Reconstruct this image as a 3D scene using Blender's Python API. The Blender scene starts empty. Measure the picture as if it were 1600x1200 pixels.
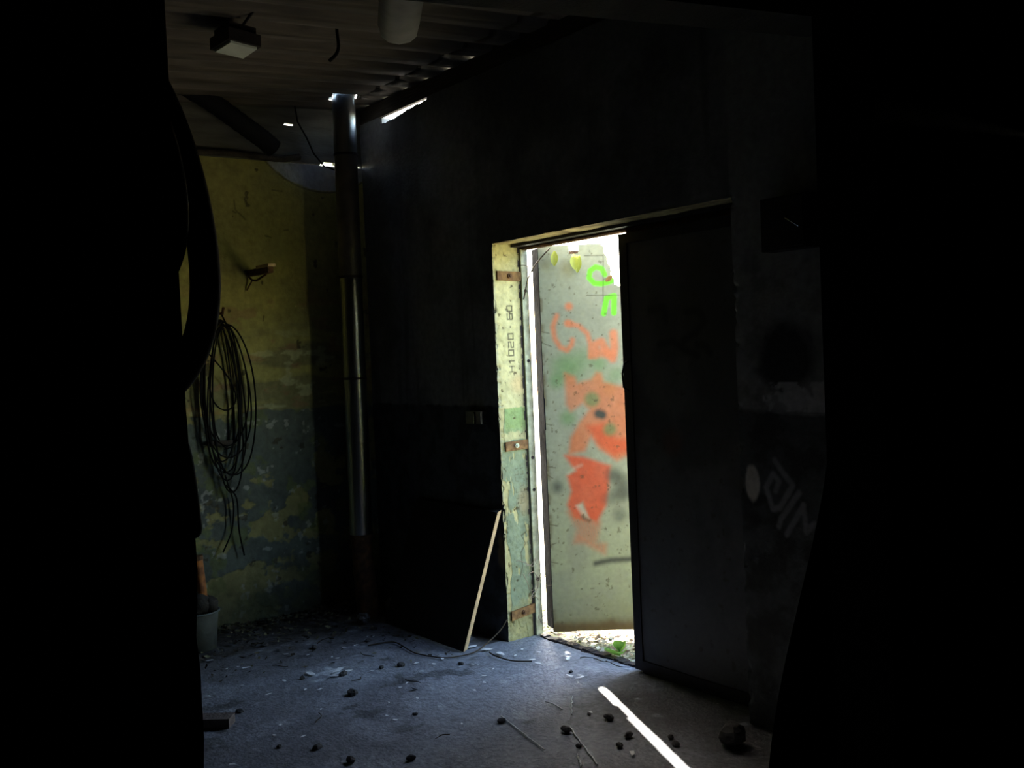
import bpy, math, random
import numpy as np
random.seed(7)
RNG = np.random.default_rng(7)
scene = bpy.context.scene

# ------------------------------------------------------------------ camera, world, sun, exposure
from mathutils import Matrix, Vector
cam_d = bpy.data.cameras.new('camera')
cam_d.sensor_width = 36.0
cam_d.lens = 36.0
cam_d.clip_start = 0.05
cam = bpy.data.objects.new('camera', cam_d)
scene.collection.objects.link(cam)
cr, cu, cf = (0.59276, 0.80421, -0.04335), (0.00256, 0.05195, 0.99865), (-0.80537, 0.59207, -0.02874)
cam.matrix_world = Matrix(((cr[0], cu[0], -cf[0], 4.798), (cr[1], cu[1], -cf[1], -3.429),
                           (cr[2], cu[2], -cf[2], 1.661), (0, 0, 0, 1)))
scene.camera = cam

SUN_EL = math.radians(38)
SUN_DIR = Vector((0.919 * math.cos(SUN_EL), -0.395 * math.cos(SUN_EL), -math.sin(SUN_EL)))  # way the light travels
world = bpy.data.worlds.new('daylight')
scene.world = world
world.use_nodes = True
wn, wl = world.node_tree.nodes, world.node_tree.links
for n in list(wn):
    wn.remove(n)
sky = wn.new('ShaderNodeTexSky')
sky.sky_type = 'NISHITA'
sky.sun_disc = False
sky.sun_elevation = SUN_EL
sky.sun_rotation = math.atan2(-SUN_DIR.x, -SUN_DIR.y)
sky.air_density = 1.2
sky.dust_density = 2.0
bg = wn.new('ShaderNodeBackground')
bg.inputs['Strength'].default_value = 0.30
wo = wn.new('ShaderNodeOutputWorld')
wl.new(sky.outputs[0], bg.inputs['Color'])
wl.new(bg.outputs[0], wo.inputs['Surface'])

sun_d = bpy.data.lights.new('sun', 'SUN')
sun_d.energy = 6.0
sun_d.angle = math.radians(0.53)
sun_d.color = (1.0, 0.95, 0.86)
sun = bpy.data.objects.new('sun', sun_d)
sun.rotation_euler = SUN_DIR.to_track_quat('-Z', 'Y').to_euler()
sun.location = (-6, 4, 8)
scene.collection.objects.link(sun)

scene.view_settings.view_transform = 'Standard'
scene.view_settings.look = 'None'
scene.view_settings.gamma = 1.0
scene.view_settings.use_curve_mapping = False
scene.view_settings.exposure = 3.15
try:
    scene.cycles.use_denoising = True
    scene.cycles.max_bounces = 10
    scene.cycles.diffuse_bounces = 6
    scene.cycles.sample_clamp_indirect = 8.0
    scene.cycles.use_guiding = True
except Exception:
    pass

# ------------------------------------------------------------------ noise in numpy
def _h(ix, iy, s):
    n = (ix.astype(np.int64) * 374761393 + iy.astype(np.int64) * 668265263 + s * 982451653) & 0xFFFFFFFF
    n = ((n ^ (n >> 13)) * 1274126177) & 0xFFFFFFFF
    return ((n ^ (n >> 16)) & 0xFFFF) / 65535.0

def vn(x, y, s=0):
    x = np.asarray(x, float); y = np.asarray(y, float)
    ix, iy = np.floor(x), np.floor(y)
    fx, fy = x - ix, y - iy
    fx = fx * fx * (3 - 2 * fx); fy = fy * fy * (3 - 2 * fy)
    a = _h(ix, iy, s); b = _h(ix + 1, iy, s); c = _h(ix, iy + 1, s); d = _h(ix + 1, iy + 1, s)
    return (a * (1 - fx) + b * fx) * (1 - fy) + (c * (1 - fx) + d * fx) * fy

def fbm(x, y, s=0, o=4):
    t = 0; a = 1; w = 0
    for k in range(o):
        t = t + a * vn(np.asarray(x) * 2 ** k + 17 * k, np.asarray(y) * 2 ** k - 11 * k, s + k)
        w += a; a *= 0.55
    return t / w

def ss(e0, e1, x):
    t = np.clip((x - e0) / (e1 - e0), 0, 1)
    return t * t * (3 - 2 * t)

def mixc(c, col, m):
    m = np.asarray(m)[:, None]
    return c * (1 - m) + np.asarray(col, float) * m

def stroke(u, v, pts, r, soft):
    d = np.full(u.shape, 1e9)
    if len(pts) == 1:
        d = np.hypot(u - pts[0][0], v - pts[0][1])
    for (x0, y0), (x1, y1) in zip(pts[:-1], pts[1:]):
        dx, dy = x1 - x0, y1 - y0
        t = np.clip(((u - x0) * dx + (v - y0) * dy) / max(dx * dx + dy * dy, 1e-9), 0, 1)
        d = np.minimum(d, np.hypot(u - x0 - t * dx, v - y0 - t * dy))
    return 1 - ss(r - soft * .5, r + soft, d)

def spray(u, v, poly, soft):
    inside = np.zeros(u.shape, bool); n = len(poly)
    for i in range(n):
        (x0, y0), (x1, y1) = poly[i], poly[(i + 1) % n]
        if y0 == y1: continue
        inside ^= ((y0 > v) != (y1 > v)) & (u < (x1 - x0) * (v - y0) / (y1 - y0) + x0)
    d = np.full(u.shape, 1e9)
    for i in range(n):
        (x0, y0), (x1, y1) = poly[i], poly[(i + 1) % n]
        dx, dy = x1 - x0, y1 - y0
        t = np.clip(((u - x0) * dx + (v - y0) * dy) / max(dx * dx + dy * dy, 1e-9), 0, 1)
        d = np.minimum(d, np.hypot(u - x0 - t * dx, v - y0 - t * dy))
    return ss(-soft, soft * .7, np.where(inside, d, -d))

# ------------------------------------------------------------------ mesh building
class MB:
    def __init__(s):
        s.v = []; s.q = []; s.t = []; s.c = []; s.n = 0; s.qs = []; s.ts = []
    def add(s, v, f, col=None, sm=False):
        v = np.asarray(v, float).reshape(-1, 3)
        for g in f if isinstance(f, (list, tuple)) and len(f) and isinstance(f[0], np.ndarray) and f[0].ndim == 2 else [f]:
            g = np.asarray(g, int)
            if g.size == 0: continue
            (s.q if g.shape[1] == 4 else s.t).append(g + s.n); (s.qs if g.shape[1] == 4 else s.ts).append(sm)
        s.v.append(v)
        if col is None: col = (.5, .5, .5)
        col = np.asarray(col, float)
        s.c.append(np.broadcast_to(col, (len(v), 3)) if col.ndim == 1 else col)
        s.n += len(v)
        return s
    def hexa(s, p, col=None):     # 8 points: bottom 4 (ccw) then top 4
        f = np.array([[0, 3, 2, 1], [4, 5, 6, 7], [0, 1, 5, 4], [1, 2, 6, 5], [2, 3, 7, 6], [3, 0, 4, 7]])
        return s.add(p, f, col)
    def box(s, x0, x1, y0, y1, z0, z1, col=None):
        return s.hexa([(x0, y0, z0), (x1, y0, z0), (x1, y1, z0), (x0, y1, z0),
                       (x0, y0, z1), (x1, y0, z1), (x1, y1, z1), (x0, y1, z1)], col)
    def bar(s, a, b, w, h, up=(0, 0, 1), col=None):
        a = np.array(a, float); b = np.array(b, float); d = b - a; d /= np.linalg.norm(d)
        sd = np.cross(d, up); sd /= np.linalg.norm(sd); u = np.cross(sd, d)
        P = [a - sd * w / 2 - u * h / 2, a + sd * w / 2 - u * h / 2, b + sd * w / 2 - u * h / 2, b - sd * w / 2 - u * h / 2]
        return s.hexa(P + [q + u * h for q in P], col)
    def tube(s, pts, r, n=10, caps=True, col=None, round_end=False):
        P = np.asarray(pts, float); m = len(P)
        rr = np.broadcast_to(np.asarray(r, float), (m,)).copy()
        if round_end:
            d = P[-1] - P[-2]; d /= np.linalg.norm(d); R0 = rr[-1]
            ex = [P[-1] + d * R0 * math.sin(a) for a in (.5, 1.0, 1.4)]
            P = np.vstack([P, ex]); rr = np.concatenate([rr, [R0 * math.cos(a) for a in (.5, 1.0, 1.4)]]); m = len(P)
        T = np.gradient(P, axis=0); T /= np.linalg.norm(T, axis=1)[:, None]
        up = np.array([0, 0, 1.0]) if abs(T[0][2]) < .9 else np.array([1.0, 0, 0])
        u = np.cross(T[0], up); u /= np.linalg.norm(u)
        V = []
        for i in range(m):
            u = u - T[i] * (u @ T[i]); u /= np.linalg.norm(u); w = np.cross(T[i], u)
            a = np.arange(n) * 2 * math.pi / n
            V.append(P[i] + rr[i] * (np.cos(a)[:, None] * u + np.sin(a)[:, None] * w))
        V = np.vstack(V); k = np.arange(n); k2 = (k + 1) % n
        F = np.vstack([np.stack([i * n + k, i * n + k2, (i + 1) * n + k2, (i + 1) * n + k], 1) for i in range(m - 1)])
        s.add(V, F, col, True)
        if caps:
            for i, e in ((0, 0), (m - 1, 1)):
                b = s.n
                vv = np.vstack([V[i * n:(i + 1) * n], P[i]])
                f = np.stack([k, k2, np.full(n, n)], 1)
                s.add(vv, f[:, ::-1] if e == 0 else f, col)
        return s
    def lathe(s, prof, c, n=24, col=None):
        prof = np.asarray(prof, float); a = np.arange(n) * 2 * math.pi / n; m = len(prof)
        V = np.vstack([np.stack([c[0] + r * np.cos(a), c[1] + r * np.sin(a), np.full(n, c[2] + z)], 1) for r, z in prof])
        k = np.arange(n); k2 = (k + 1) % n
        F = np.vstack([np.stack([i * n + k, i * n + k2, (i + 1) * n + k2, (i + 1) * n + k], 1) for i in range(m - 1)])
        return s.add(V, F, col, True)
    def grid(s, U, V, fn, mask=None, flip=False):
        """U, V 1-d coordinates; fn(u, v) -> (points, colours); mask(uc, vc) keeps faces"""
        uu, vv = np.meshgrid(U, V); u = uu.ravel(); v = vv.ravel()
        P, C = fn(u, v)
        nu, nv = len(U), len(V)
        i = np.arange((nu - 1) * (nv - 1)); a = (i // (nu - 1)) * nu + i % (nu - 1)
        F = np.stack([a, a + 1, a + nu + 1, a + nu], 1)
        if mask is not None:
            F = F[mask(u[F].mean(1), v[F].mean(1))]
        if flip: F = F[:, ::-1]
        return s.add(P, F, C, True)
    def build(s, name, mt, parent=None, smooth=False, loc=None):
        V = np.vstack(s.v); C = np.vstack(s.c)
        if loc is not None: V = V - np.asarray(loc, float)
        me = bpy.data.meshes.new(name)
        fl = [(g, g.shape[1]) for g in s.q + s.t]
        loops = np.concatenate([g.ravel() for g, _ in fl])
        tot = np.concatenate([np.full(len(g), k) for g, k in fl])
        st = np.concatenate([[0], np.cumsum(tot)[:-1]])
        me.vertices.add(len(V)); me.vertices.foreach_set('co', V.ravel())
        me.loops.add(len(loops)); me.loops.foreach_set('vertex_index', loops.astype(np.int32))
        me.polygons.add(len(tot)); me.polygons.foreach_set('loop_start', st.astype(np.int32))
        me.polygons.foreach_set('loop_total', tot.astype(np.int32))
        sm = np.concatenate([np.full(len(g), smooth or k) for g, k in zip(s.q + s.t, s.qs + s.ts)])
        me.polygons.foreach_set('use_smooth', sm.astype(bool))
        me.update(calc_edges=True)
        at = me.color_attributes.new('paint', 'FLOAT_COLOR', 'POINT')
        at.data.foreach_set('color', np.hstack([C, np.ones((len(C), 1))]).ravel().astype(np.float32))
        me.validate()
        me.materials.append(mt)
        o = bpy.data.objects.new(name, me)
        if loc is not None: o.location = loc
        scene.collection.objects.link(o)
        if parent is not None:
            o.parent = parent
            if loc is None:
                o.matrix_parent_inverse = parent.matrix_basis.inverted()
        return o

def tag(o, label=None, cat=None, group=None, kind=None):
    if label: o['label'] = label
    if cat: o['category'] = cat
    if group: o['group'] = group
    if kind: o['kind'] = kind
    return o

def empty(name, loc, label, cat, group=None, kind=None):
    o = bpy.data.objects.new(name, None)
    o.empty_display_size = .1
    o.location = loc
    scene.collection.objects.link(o)
    return tag(o, label, cat, group, kind)

def copy_tree(o, parent=None):
    c = o.copy(); scene.collection.objects.link(c)
    if parent is not None: c.parent = parent
    for ch in list(o.children): copy_tree(ch, c)
    return c

# ------------------------------------------------------------------ materials
def mat(name, col=None, rough=.8, metal=0., var=.25, scale=9., bump=.15, bscale=60., attr=False, spec=.3,
        col2=None, trans=None, stretch=None):
    m = bpy.data.materials.new(name); m.use_nodes = True
    nt = m.node_tree; N, L = nt.nodes, nt.links
    b = N['Principled BSDF']
    b.inputs['Roughness'].default_value = rough
    b.inputs['Metallic'].default_value = metal
    b.inputs['Specular IOR Level'].default_value = spec
    tc = N.new('ShaderNodeTexCoord'); mp = N.new('ShaderNodeMapping')
    if stretch: mp.inputs['Scale'].default_value = stretch
    L.new(tc.outputs['Object'], mp.inputs['Vector'])
    nz = N.new('ShaderNodeTexNoise'); nz.inputs['Scale'].default_value = scale; nz.inputs['Detail'].default_value = 6
    L.new(mp.outputs[0], nz.inputs['Vector'])
    rp = N.new('ShaderNodeMapRange'); rp.inputs['From Min'].default_value = .3; rp.inputs['From Max'].default_value = .7
    rp.inputs['To Min'].default_value = 1 - var; rp.inputs['To Max'].default_value = 1 + var
    L.new(nz.outputs['Fac'], rp.inputs['Value'])
    mx = N.new('ShaderNodeMix'); mx.data_type = 'RGBA'; mx.blend_type = 'MULTIPLY'; mx.inputs['Factor'].default_value = 1
    if attr:
        at = N.new('ShaderNodeAttribute'); at.attribute_name = 'paint'
        L.new(at.outputs['Color'], mx.inputs[6])
    elif col2:
        m2 = N.new('ShaderNodeMix'); m2.data_type = 'RGBA'
        m2.inputs[6].default_value = (*col, 1); m2.inputs[7].default_value = (*col2, 1)
        n2 = N.new('ShaderNodeTexNoise'); n2.inputs['Scale'].default_value = scale * .6; n2.inputs['Detail'].default_value = 8
        L.new(mp.outputs[0], n2.inputs['Vector'])
        r2 = N.new('ShaderNodeMapRange'); r2.inputs['From Min'].default_value = .42; r2.inputs['From Max'].default_value = .58
        L.new(n2.outputs['Fac'], r2.inputs['Value']); L.new(r2.outputs[0], m2.inputs['Factor'])
        L.new(m2.outputs[2], mx.inputs[6])
    else:
        mx.inputs[6].default_value = (*col, 1)
    L.new(rp.outputs[0], mx.inputs[7])
    L.new(mx.outputs[2], b.inputs['Base Color'])
    if bump:
        nb = N.new('ShaderNodeTexNoise'); nb.inputs['Scale'].default_value = bscale; nb.inputs['Detail'].default_value = 5
        L.new(mp.outputs[0], nb.inputs['Vector'])
        bp = N.new('ShaderNodeBump'); bp.inputs['Strength'].default_value = bump; bp.inputs['Distance'].default_value = .01
        L.new(nb.outputs['Fac'], bp.inputs['Height']); L.new(bp.outputs[0], b.inputs['Normal'])
    if trans:
        out = N['Material Output']; tr = N.new('ShaderNodeBsdfTranslucent'); tr.inputs['Color'].default_value = (*trans, 1)
        ms = N.new('ShaderNodeMixShader'); ms.inputs[0].default_value = .45
        L.new(b.outputs[0], ms.inputs[1]); L.new(tr.outputs[0], ms.inputs[2]); L.new(ms.outputs[0], out.inputs['Surface'])
    return m

M = {
    'plaster': mat('painted_plaster', attr=True, rough=.85, var=.18, scale=25, bump=.35, bscale=45),
    'floor': mat('dusty_concrete', attr=True, rough=.7, var=.3, scale=34, bump=.5, bscale=70, spec=.35),
    'leaf_paint': mat('sprayed_door_paint', attr=True, rough=.55, var=.08, scale=40, bump=.1, bscale=30),
    'soot': mat('sooty_render', (.012, .012, .013), rough=.95, bump=.6, bscale=20, spec=.1),
    'black_wall': mat('blackened_wall', (.02, .02, .021), rough=.95, bump=.5, bscale=15, spec=.1),
    'roof': mat('weathered_roof_sheet', (.10, .085, .07), (.0) or .75, var=.4, scale=4, bump=.2, bscale=30, stretch=(6, .5, 1)),
    'timber': mat('dark_timber', (.05, .04, .03), rough=.85, var=.4, scale=6, bump=.4, bscale=30, stretch=(.3, 3, 3)),
    'board_grey': mat('grey_gable_board', (.12, .117, .10), rough=.9, var=.35, scale=6, bump=.3, stretch=(1, .4, 3)),
    'concrete': mat('old_concrete', (.045, .043, .04), rough=.9, var=.3, bump=.4),
    'galv': mat('galvanised_duct', (.33, .33, .31), rough=.3, metal=1., var=.12, scale=5, bump=.03, bscale=20),
    'galv_dull': mat('dulled_duct', (.22, .2, .18), rough=.5, metal=.8, var=.3, scale=9, bump=.1),
    'rust': mat('rust', (.16, .08, .035), rough=.85, var=.4, scale=30, bump=.3, col2=(.09, .05, .03)),
    'rust_strap': mat('rusty_strap', (.26, .15, .06), rough=.8, var=.35, scale=40, bump=.3, col2=(.17, .09, .04)),
    'orange_rust': mat('orange_paint_worn', (.45, .16, .04), rough=.7, var=.35, scale=25, bump=.2, col2=(.22, .08, .03)),
    'frame': mat('pale_green_frame_paint', (.66, .70, .52), rough=.6, var=.2, scale=30, bump=.2, col2=(.52, .54, .38)),
    'dark_steel': mat('dark_steel', (.03, .024, .026), rough=.6, metal=.2, var=.3, bump=.15),
    'rubber': mat('black_rubber', (.010, .010, .011), rough=.75, var=.2, bump=.05, spec=.12),
    'cable': mat('black_cable', (.010, .010, .009), rough=.8, var=.2, bump=0, spec=.08),
    'raw_wood': mat('raw_wood_edge', (.62, .45, .26), rough=.75, var=.25, scale=14, bump=.2, stretch=(6, 1, 1)),
    'board_black': mat('blackened_board', (.018, .016, .015), rough=.85, var=.3, bump=.2),
    'white_metal': mat('pale_enamel', (.40, .39, .36), rough=.5, var=.15, bump=.05),
    'glass': mat('lamp_glass', (.8, .85, .78), rough=.15, var=.1, bump=.02, spec=.8),
    'chrome': mat('bright_metal', (.8, .8, .78), rough=.18, metal=1., var=.05, bump=0),
    'stone': mat('rubble_stone', (.075, .07, .066), rough=.95, var=.4, scale=30, bump=.5, bscale=80),
    'brick': mat('dusty_brick', (.13, .10, .085), rough=.95, var=.35, scale=30, bump=.5, bscale=80),
    'paper': mat('pale_scrap', (.85, .85, .84), rough=.85, var=.15, scale=40, bump=.2),
    'twig': mat('dry_twig', (.06, .045, .03), rough=.9, var=.3, bump=.2),
    'pale_twig': mat('pale_dry_stem', (.36, .29, .22), rough=.9, var=.3, bump=.2),
    'litter': mat('dead_leaf_litter', attr=True, rough=.9, var=.3, scale=20, bump=.1),
    'leaf': mat('green_leaf', (.13, .27, .06), rough=.55, var=.3, scale=15, bump=.1, trans=(.25, .42, .06)),
    'leaf_y': mat('yellow_green_leaf', (.36, .40, .08), rough=.55, var=.3, scale=15, bump=.1, trans=(.5, .5, .08)),
    'ground': mat('dry_earth', attr=True, rough=.95, var=.3, scale=12, bump=.6, bscale=30),
    'tarp': mat('black_tarpaulin', (.012, .012, .014), rough=.75, var=.2, bump=.2, spec=.15),
    'bucket': mat('dull_zinc', (.13, .14, .12), rough=.75, metal=.2, var=.3, bump=.1),
    'rag': mat('dirty_rag', (.035, .03, .022), rough=.95, var=.3, bump=.4),
    'bark': mat('shrub_bark', (.12, .09, .06), rough=.95, var=.3, bump=.4),
}

# ================================================================== SETTING
WT = 0.24          # wall thickness
DW, DH = 1.79, 2.30  # door opening
ROOF = lambda y: 3.38 + .06 * y

# ---- floor
def floor_fn(x, y):
    n = fbm(x * 1.6, y * 1.6, 3); n2 = fbm(x * 9, y * 9, 5); n3 = fbm(x * 3.1, y * 3.1, 9)
    c = np.tile(np.array([.25, .26, .285]), (len(x), 1))
    c = mixc(c, (.17, .17, .185), ss(.45, .7, n))
    c = mixc(c, (.28, .29, .32), ss(.55, .75, n3) * .6)
    # brown dirt swept up along the yellow wall and the door wall
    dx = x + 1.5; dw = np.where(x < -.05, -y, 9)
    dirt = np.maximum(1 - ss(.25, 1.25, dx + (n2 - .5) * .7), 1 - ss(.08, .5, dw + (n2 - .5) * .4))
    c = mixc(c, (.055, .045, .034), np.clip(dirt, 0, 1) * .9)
    door_shade = ss(.95, 1.25, x + (n2 - .5) * .3) * (1 - ss(.15, .62, -y + (n2 - .5) * .3))  # shade beside the closed leaf, painted into the floor colour as dark debris
    c = mixc(c, (.055, .05, .046), door_shade * .9)
    c = mixc(c, (.42, .43, .45), ss(.72, .80, n2) * .5)
    c = mixc(c, (.06, .058, .056), ss(.68, .78, fbm(x * 5, y * 5, 21)) * .7)
    # whitish lime smear near the middle left
    c = mixc(c, (.55, .57, .6), (1 - ss(.03, .16, np.hypot((x + .2) * .8, y + 1.02) + (n2 - .5) * .2)) * ss(.45, .6, fbm(x * 22, y * 22, 4)))
    z = (n - .5) * .010 + (n2 - .5) * .005
    return np.stack([x, y, z - .004], 1), c
b = MB()
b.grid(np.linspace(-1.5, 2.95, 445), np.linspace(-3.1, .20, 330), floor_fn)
b.box(-1.74, 8.5, -5.5, .20, -.2, -.03, (.1, .1, .1))
b.box(2.9, 8.5, -5.5, .0, -.05, -.012, (.05, .05, .05))
b.box(-1.5, 2.95, -5.5, -3.05, -.05, -.006, (.12, .12, .12))
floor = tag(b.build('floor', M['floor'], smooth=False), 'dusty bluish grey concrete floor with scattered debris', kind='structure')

# ---- door wall (right side of the room)
def notch(x):
    n = (fbm(x * 14, x * 0 + .3, 41) - .5) * .03
    d = np.where((x > -1.22) & (x < -.62), .055 - .04 * (x + 1.22) / .6 + n, 0)
    return 3.28 - np.clip(d, 0, .07)
def rightwall_fn(x, z):
    n = fbm(x * 2.2, z * 2.2, 11); n2 = fbm(x * 11, z * 11, 12); st = fbm(x * 9, z * .7, 13)
    c = np.tile(np.array([.24, .24, .24]), (len(x), 1))
    c = mixc(c, (.12, .12, .115), ss(.4, .7, n))
    c = mixc(c, (.09, .085, .08), ss(.6, .8, st) * .6)
    dado = ss(-.006, .006, 1.365 + (n2 - .5) * .02 - z)
    d = np.tile(np.array([.085, .09, .09]), (len(x), 1))
    d = mixc(d, (.045, .045, .043), ss(.4, .65, n2))
    c = c * (1 - dado)[:, None] + d * dado[:, None]
    # sooty upper wall right under the plate
    c = mixc(c, (.05, .05, .05), ss(2.75, 3.15, z + (n - .5) * .6) * .3)
    # right-hand pier: paler limewash, soot blot, peeled patches, sprayed marks
    pier = ss(1.78, 1.80, x)
    c = mixc(c, (.34, .34, .33), pier * ss(1.37, 1.39, z) * (.75 - .4 * ss(.5, .7, n2)))
    soot = 1 - ss(.10, .2, np.hypot(x - 2.06, (z - 1.60) * 1.0) + (n2 - .5) * .1)
    c = mixc(c, (.03, .03, .03), soot * .95)
    pp = 1 - ss(.0, .02, np.minimum(np.hypot((x - 1.855) * 1.6, (z - 1.055) * .75) - .05, 9) + (n2 - .5) * .03)
    c = mixc(c, (.62, .57, .5), pp)
    pb = ((x > 1.93) & (x < 2.3) & (z > 1.372) & (z < 1.50)).astype(float) * ss(.40, .52, fbm(x * 14, z * 14, 77) + .12 * (x - 2.05) / .2)
    c = mixc(c, (.50, .49, .50), pb * .9)
    for pts in ([(1.98, 1.17), (2.03, 1.11), (2.07, 1.07), (2.0, .97), (1.96, .96), (1.93, 1.05), (1.97, 1.11), (2.0, 1.08), (1.98, 1.04)],
                [(2.1, 1.04), (2.0, .92), (1.99, .89)], [(2.12, .99), (2.03, .86)], [(2.12, .99), (2.13, .88), (2.17, .92)]):
        c = mixc(c, (.30, .30, .31), stroke(x, z, pts, .010, .010) * .8)
    # chipped brown plaster by the jamb
    c = mixc(c, (.22, .16, .09), (1 - ss(.03, .06, np.hypot((x + .035) * 1.3, (z - .5) * .45) + (n2 - .5) * .06)))
    dep = (n - .5) * .010 + (n2 - .5) * .006
    edge = np.minimum(np.where(z < DH + .02, np.minimum(np.abs(x), np.abs(x - DW)), 9), np.where((x > -.02) & (x < DW + .02), np.abs(z - DH), 9))
    chip = (1 - ss(.0, .035, edge)) * ss(.5, .75, fbm(x * 18, z * 18, 15)) * .014
    zz = np.minimum(z, notch(x))
    return np.stack([x + 0 * z, -.004 + dep * .5 + chip, zz], 1), c
b = MB()
b.grid(np.linspace(-1.5, 0, 190), np.linspace(-.03, DH, 290), rightwall_fn)
b.grid(np.linspace(0, DW, 180), np.linspace(DH, 3.30, 100), rightwall_fn)
b.grid(np.linspace(-1.5, 0, 190), np.linspace(DH, 3.30, 130), rightwall_fn)
b.grid(np.linspace(DW, 2.95, 190), np.linspace(-.03, DH, 380), rightwall_fn)
b.grid(np.linspace(DW, 2.95, 100), np.linspace(DH, 3.30, 80), rightwall_fn)
g = (.34, .33, .29)
b.box(-1.74, -.012, .012, WT, -.2, DH, g)
b.box(DW + .012, 8.5, .012, WT, -.2, DH, g)
xs = [-1.74, -1.22] + list(np.linspace(-1.14, -.62, 9)) + [8.5]
for x0, x1 in zip(xs[:-1], xs[1:]):
    tz = float(notch(np.array([(x0 + x1) / 2]))[0]) - .002
    b.box(x0, x1, .012, WT, DH + .012, tz, g)
    if tz < 3.27: b.box(x0, x1, .11, WT, tz, 3.27, g)
wall_right = tag(b.build('wall_right', M['plaster']), 'grimy plaster wall with a darker painted dado around the doorway', kind='structure')

# ---- reveal (left jamb) and soffit, fine skin with the stencilled marks
GL = {'H': [[(0, 0), (0, 2)], [(1, 0), (1, 2)], [(0, 1), (1, 1)]], '1': [[(.2, 1.6), (.5, 2), (.5, 0)]],
      '0': [[(0, 0), (1, 0), (1, 2), (0, 2), (0, 0)]], '2': [[(0, 2), (1, 2), (1, 1), (0, 1), (0, 0), (1, 0)]],
      '6': [[(1, 2), (0, 2), (0, 0), (1, 0), (1, 1), (0, 1)]], '.': [[(.5, .9), (.5, 1.1)]], '4': [[(.8, 0), (.8, 2), (0, .7), (1, .7)]]}
def jamb_fn(y, z):
    n = fbm(y * 9, z * 9, 31); n2 = fbm(y * 38, z * 38, 32); n3 = fbm(y * 16, z * 5, 33)
    c = np.tile(np.array([.74, .70, .47]), (len(y), 1))
    c = mixc(c, (.60, .58, .37), ss(.45, .7, n) * .6)
    c = mixc(c, (.80, .52, .32), (1 - ss(.02, .09, np.hypot(y - .15, z - 1.49))) * .45)
    dado = ss(-.004, .004, 1.352 + (n2 - .5) * .02 - z)
    d = np.tile(np.array([.36, .44, .37]), (len(y), 1))
    d = mixc(d, (.33, .50, .26), ss(1.18, 1.25, z) * ss(.02, .05, y) * .8)
    d = mixc(d, (.30, .38, .36), 1 - ss(.9, 1.2, z))
    peel = ss(.56, .60, n3 + .22 * (1 - ss(.0, .045, y)) - .05 + .10 * (1 - ss(.1, .5, z)))
    d = mixc(d, (.60, .58, .42), peel)
    low = 1 - ss(.12, .22, z + (n - .5) * .2)
    d = mixc(d, (.42, .40, .27), low * .8)
    d = mixc(d, (.66, .64, .48), (1 - ss(.0, .012, np.abs(z - 1.185) - .02 + (n2 - .5) * .05)) * .9)
    d = mixc(d, (.5, .36, .28), (1 - ss(.02, .06, np.hypot(y - .15, (z - .8) * .5))) * .5)
    c = c * (1 - dado)[:, None] + d * dado[:, None]
    c = mixc(c, (.09, .07, .04), ss(.74, .80, n2) * .8)
    c = mixc(c, (.16, .12, .07), ss(.16, .185, y + (n2 - .5) * .03) * .5)
    c = mixc(c, (.55, .56, .5), (1 - ss(0, .012, y - (n2 - .3) * .012)) * .6)
    # stencilled text, read upwards
    s = .032
    zc = 1.560
    for ch in 'H1020':
        for ln in GL[ch]:
            c = mixc(c, (.06, .055, .05), stroke(y, z, [(.122 - py * s * .55, zc + px * s) for px, py in ln], .0032, .0028) * (.85 if ch != 'H' else .6))
        zc += .0475
    c = mixc(c, (.06, .055, .05), stroke(y, z, [(.105, 1.822)], .005, .003) * .8)
    zc = 1.866
    for ch in '60':
        for ln in GL[ch]:
            c = mixc(c, (.06, .055, .05), stroke(y, z, [(.122 - py * s * .55, zc + px * s) for px, py in ln], .0032, .0028) * .85)
        zc += .046
    for k, yy in enumerate((.105, .142)):     # fainter worn marks lower down
        for i in range(9):
            zz = .72 + i * .034
            if (i * 7 + k * 3) % 5 == 0: continue
            c = mixc(c, (.17, .18, .16), stroke(y, z, [(yy - .009, zz), (yy + .009, zz + .004 * ((i % 3) - 1))], .0025, .003) * .6)
            c = mixc(c, (.17, .18, .16), stroke(y, z, [(yy + (.009 if i % 2 else -.009), zz), (yy + (.009 if i % 2 else -.009), zz + .022)], .0022, .003) * .55)
    c = mixc(c, (.10, .09, .08), stroke(y, z, [(.15, .66), (.16, .62), (.12, .6), (.15, .55), (.11, .5), (.12, .42), (.10, .36)], .003, .004) * .7)
    c = c * np.array([.76, .75, .60])
    c = c * (1 - (.0 + .0 * z))[:, None] * np.where((z < 1.352)[:, None], np.array([1., .98, .86]), 1.)
    dep = peel * dado * .003 + (n2 - .5) * .005
    chip = (1 - ss(.0, .03, y)) * ss(.45, .75, fbm(y * 0 + .5, z * 22, 15)) * .012
    return np.stack([-.002 - dep - chip * .6, y + chip * .9, z], 1), c
b = MB()
b.grid(np.linspace(-.004, .185, 74), np.linspace(-.02, DH + .004, 700), jamb_fn)
def soff_fn(x, y):
    n = fbm(x * 9, y * 20, 35)
    c = mixc(np.tile(np.array([.42, .36, .18]), (len(x), 1)), (.17, .13, .07), ss(.4, .7, n))
    return np.stack([x, y, DH + (n - .5) * .012], 1), c
b.grid(np.linspace(-.004, DW + .01, 220), np.linspace(-.004, .18, 24), soff_fn, flip=True)
b.box(DW, DW + .02, .016, .2, -.02, DH, (.08, .08, .08))
trim_1 = tag(b.build('trim_1', M['plaster']), 'cream and green painted door reveal with stencilled figures', kind='structure')

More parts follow.
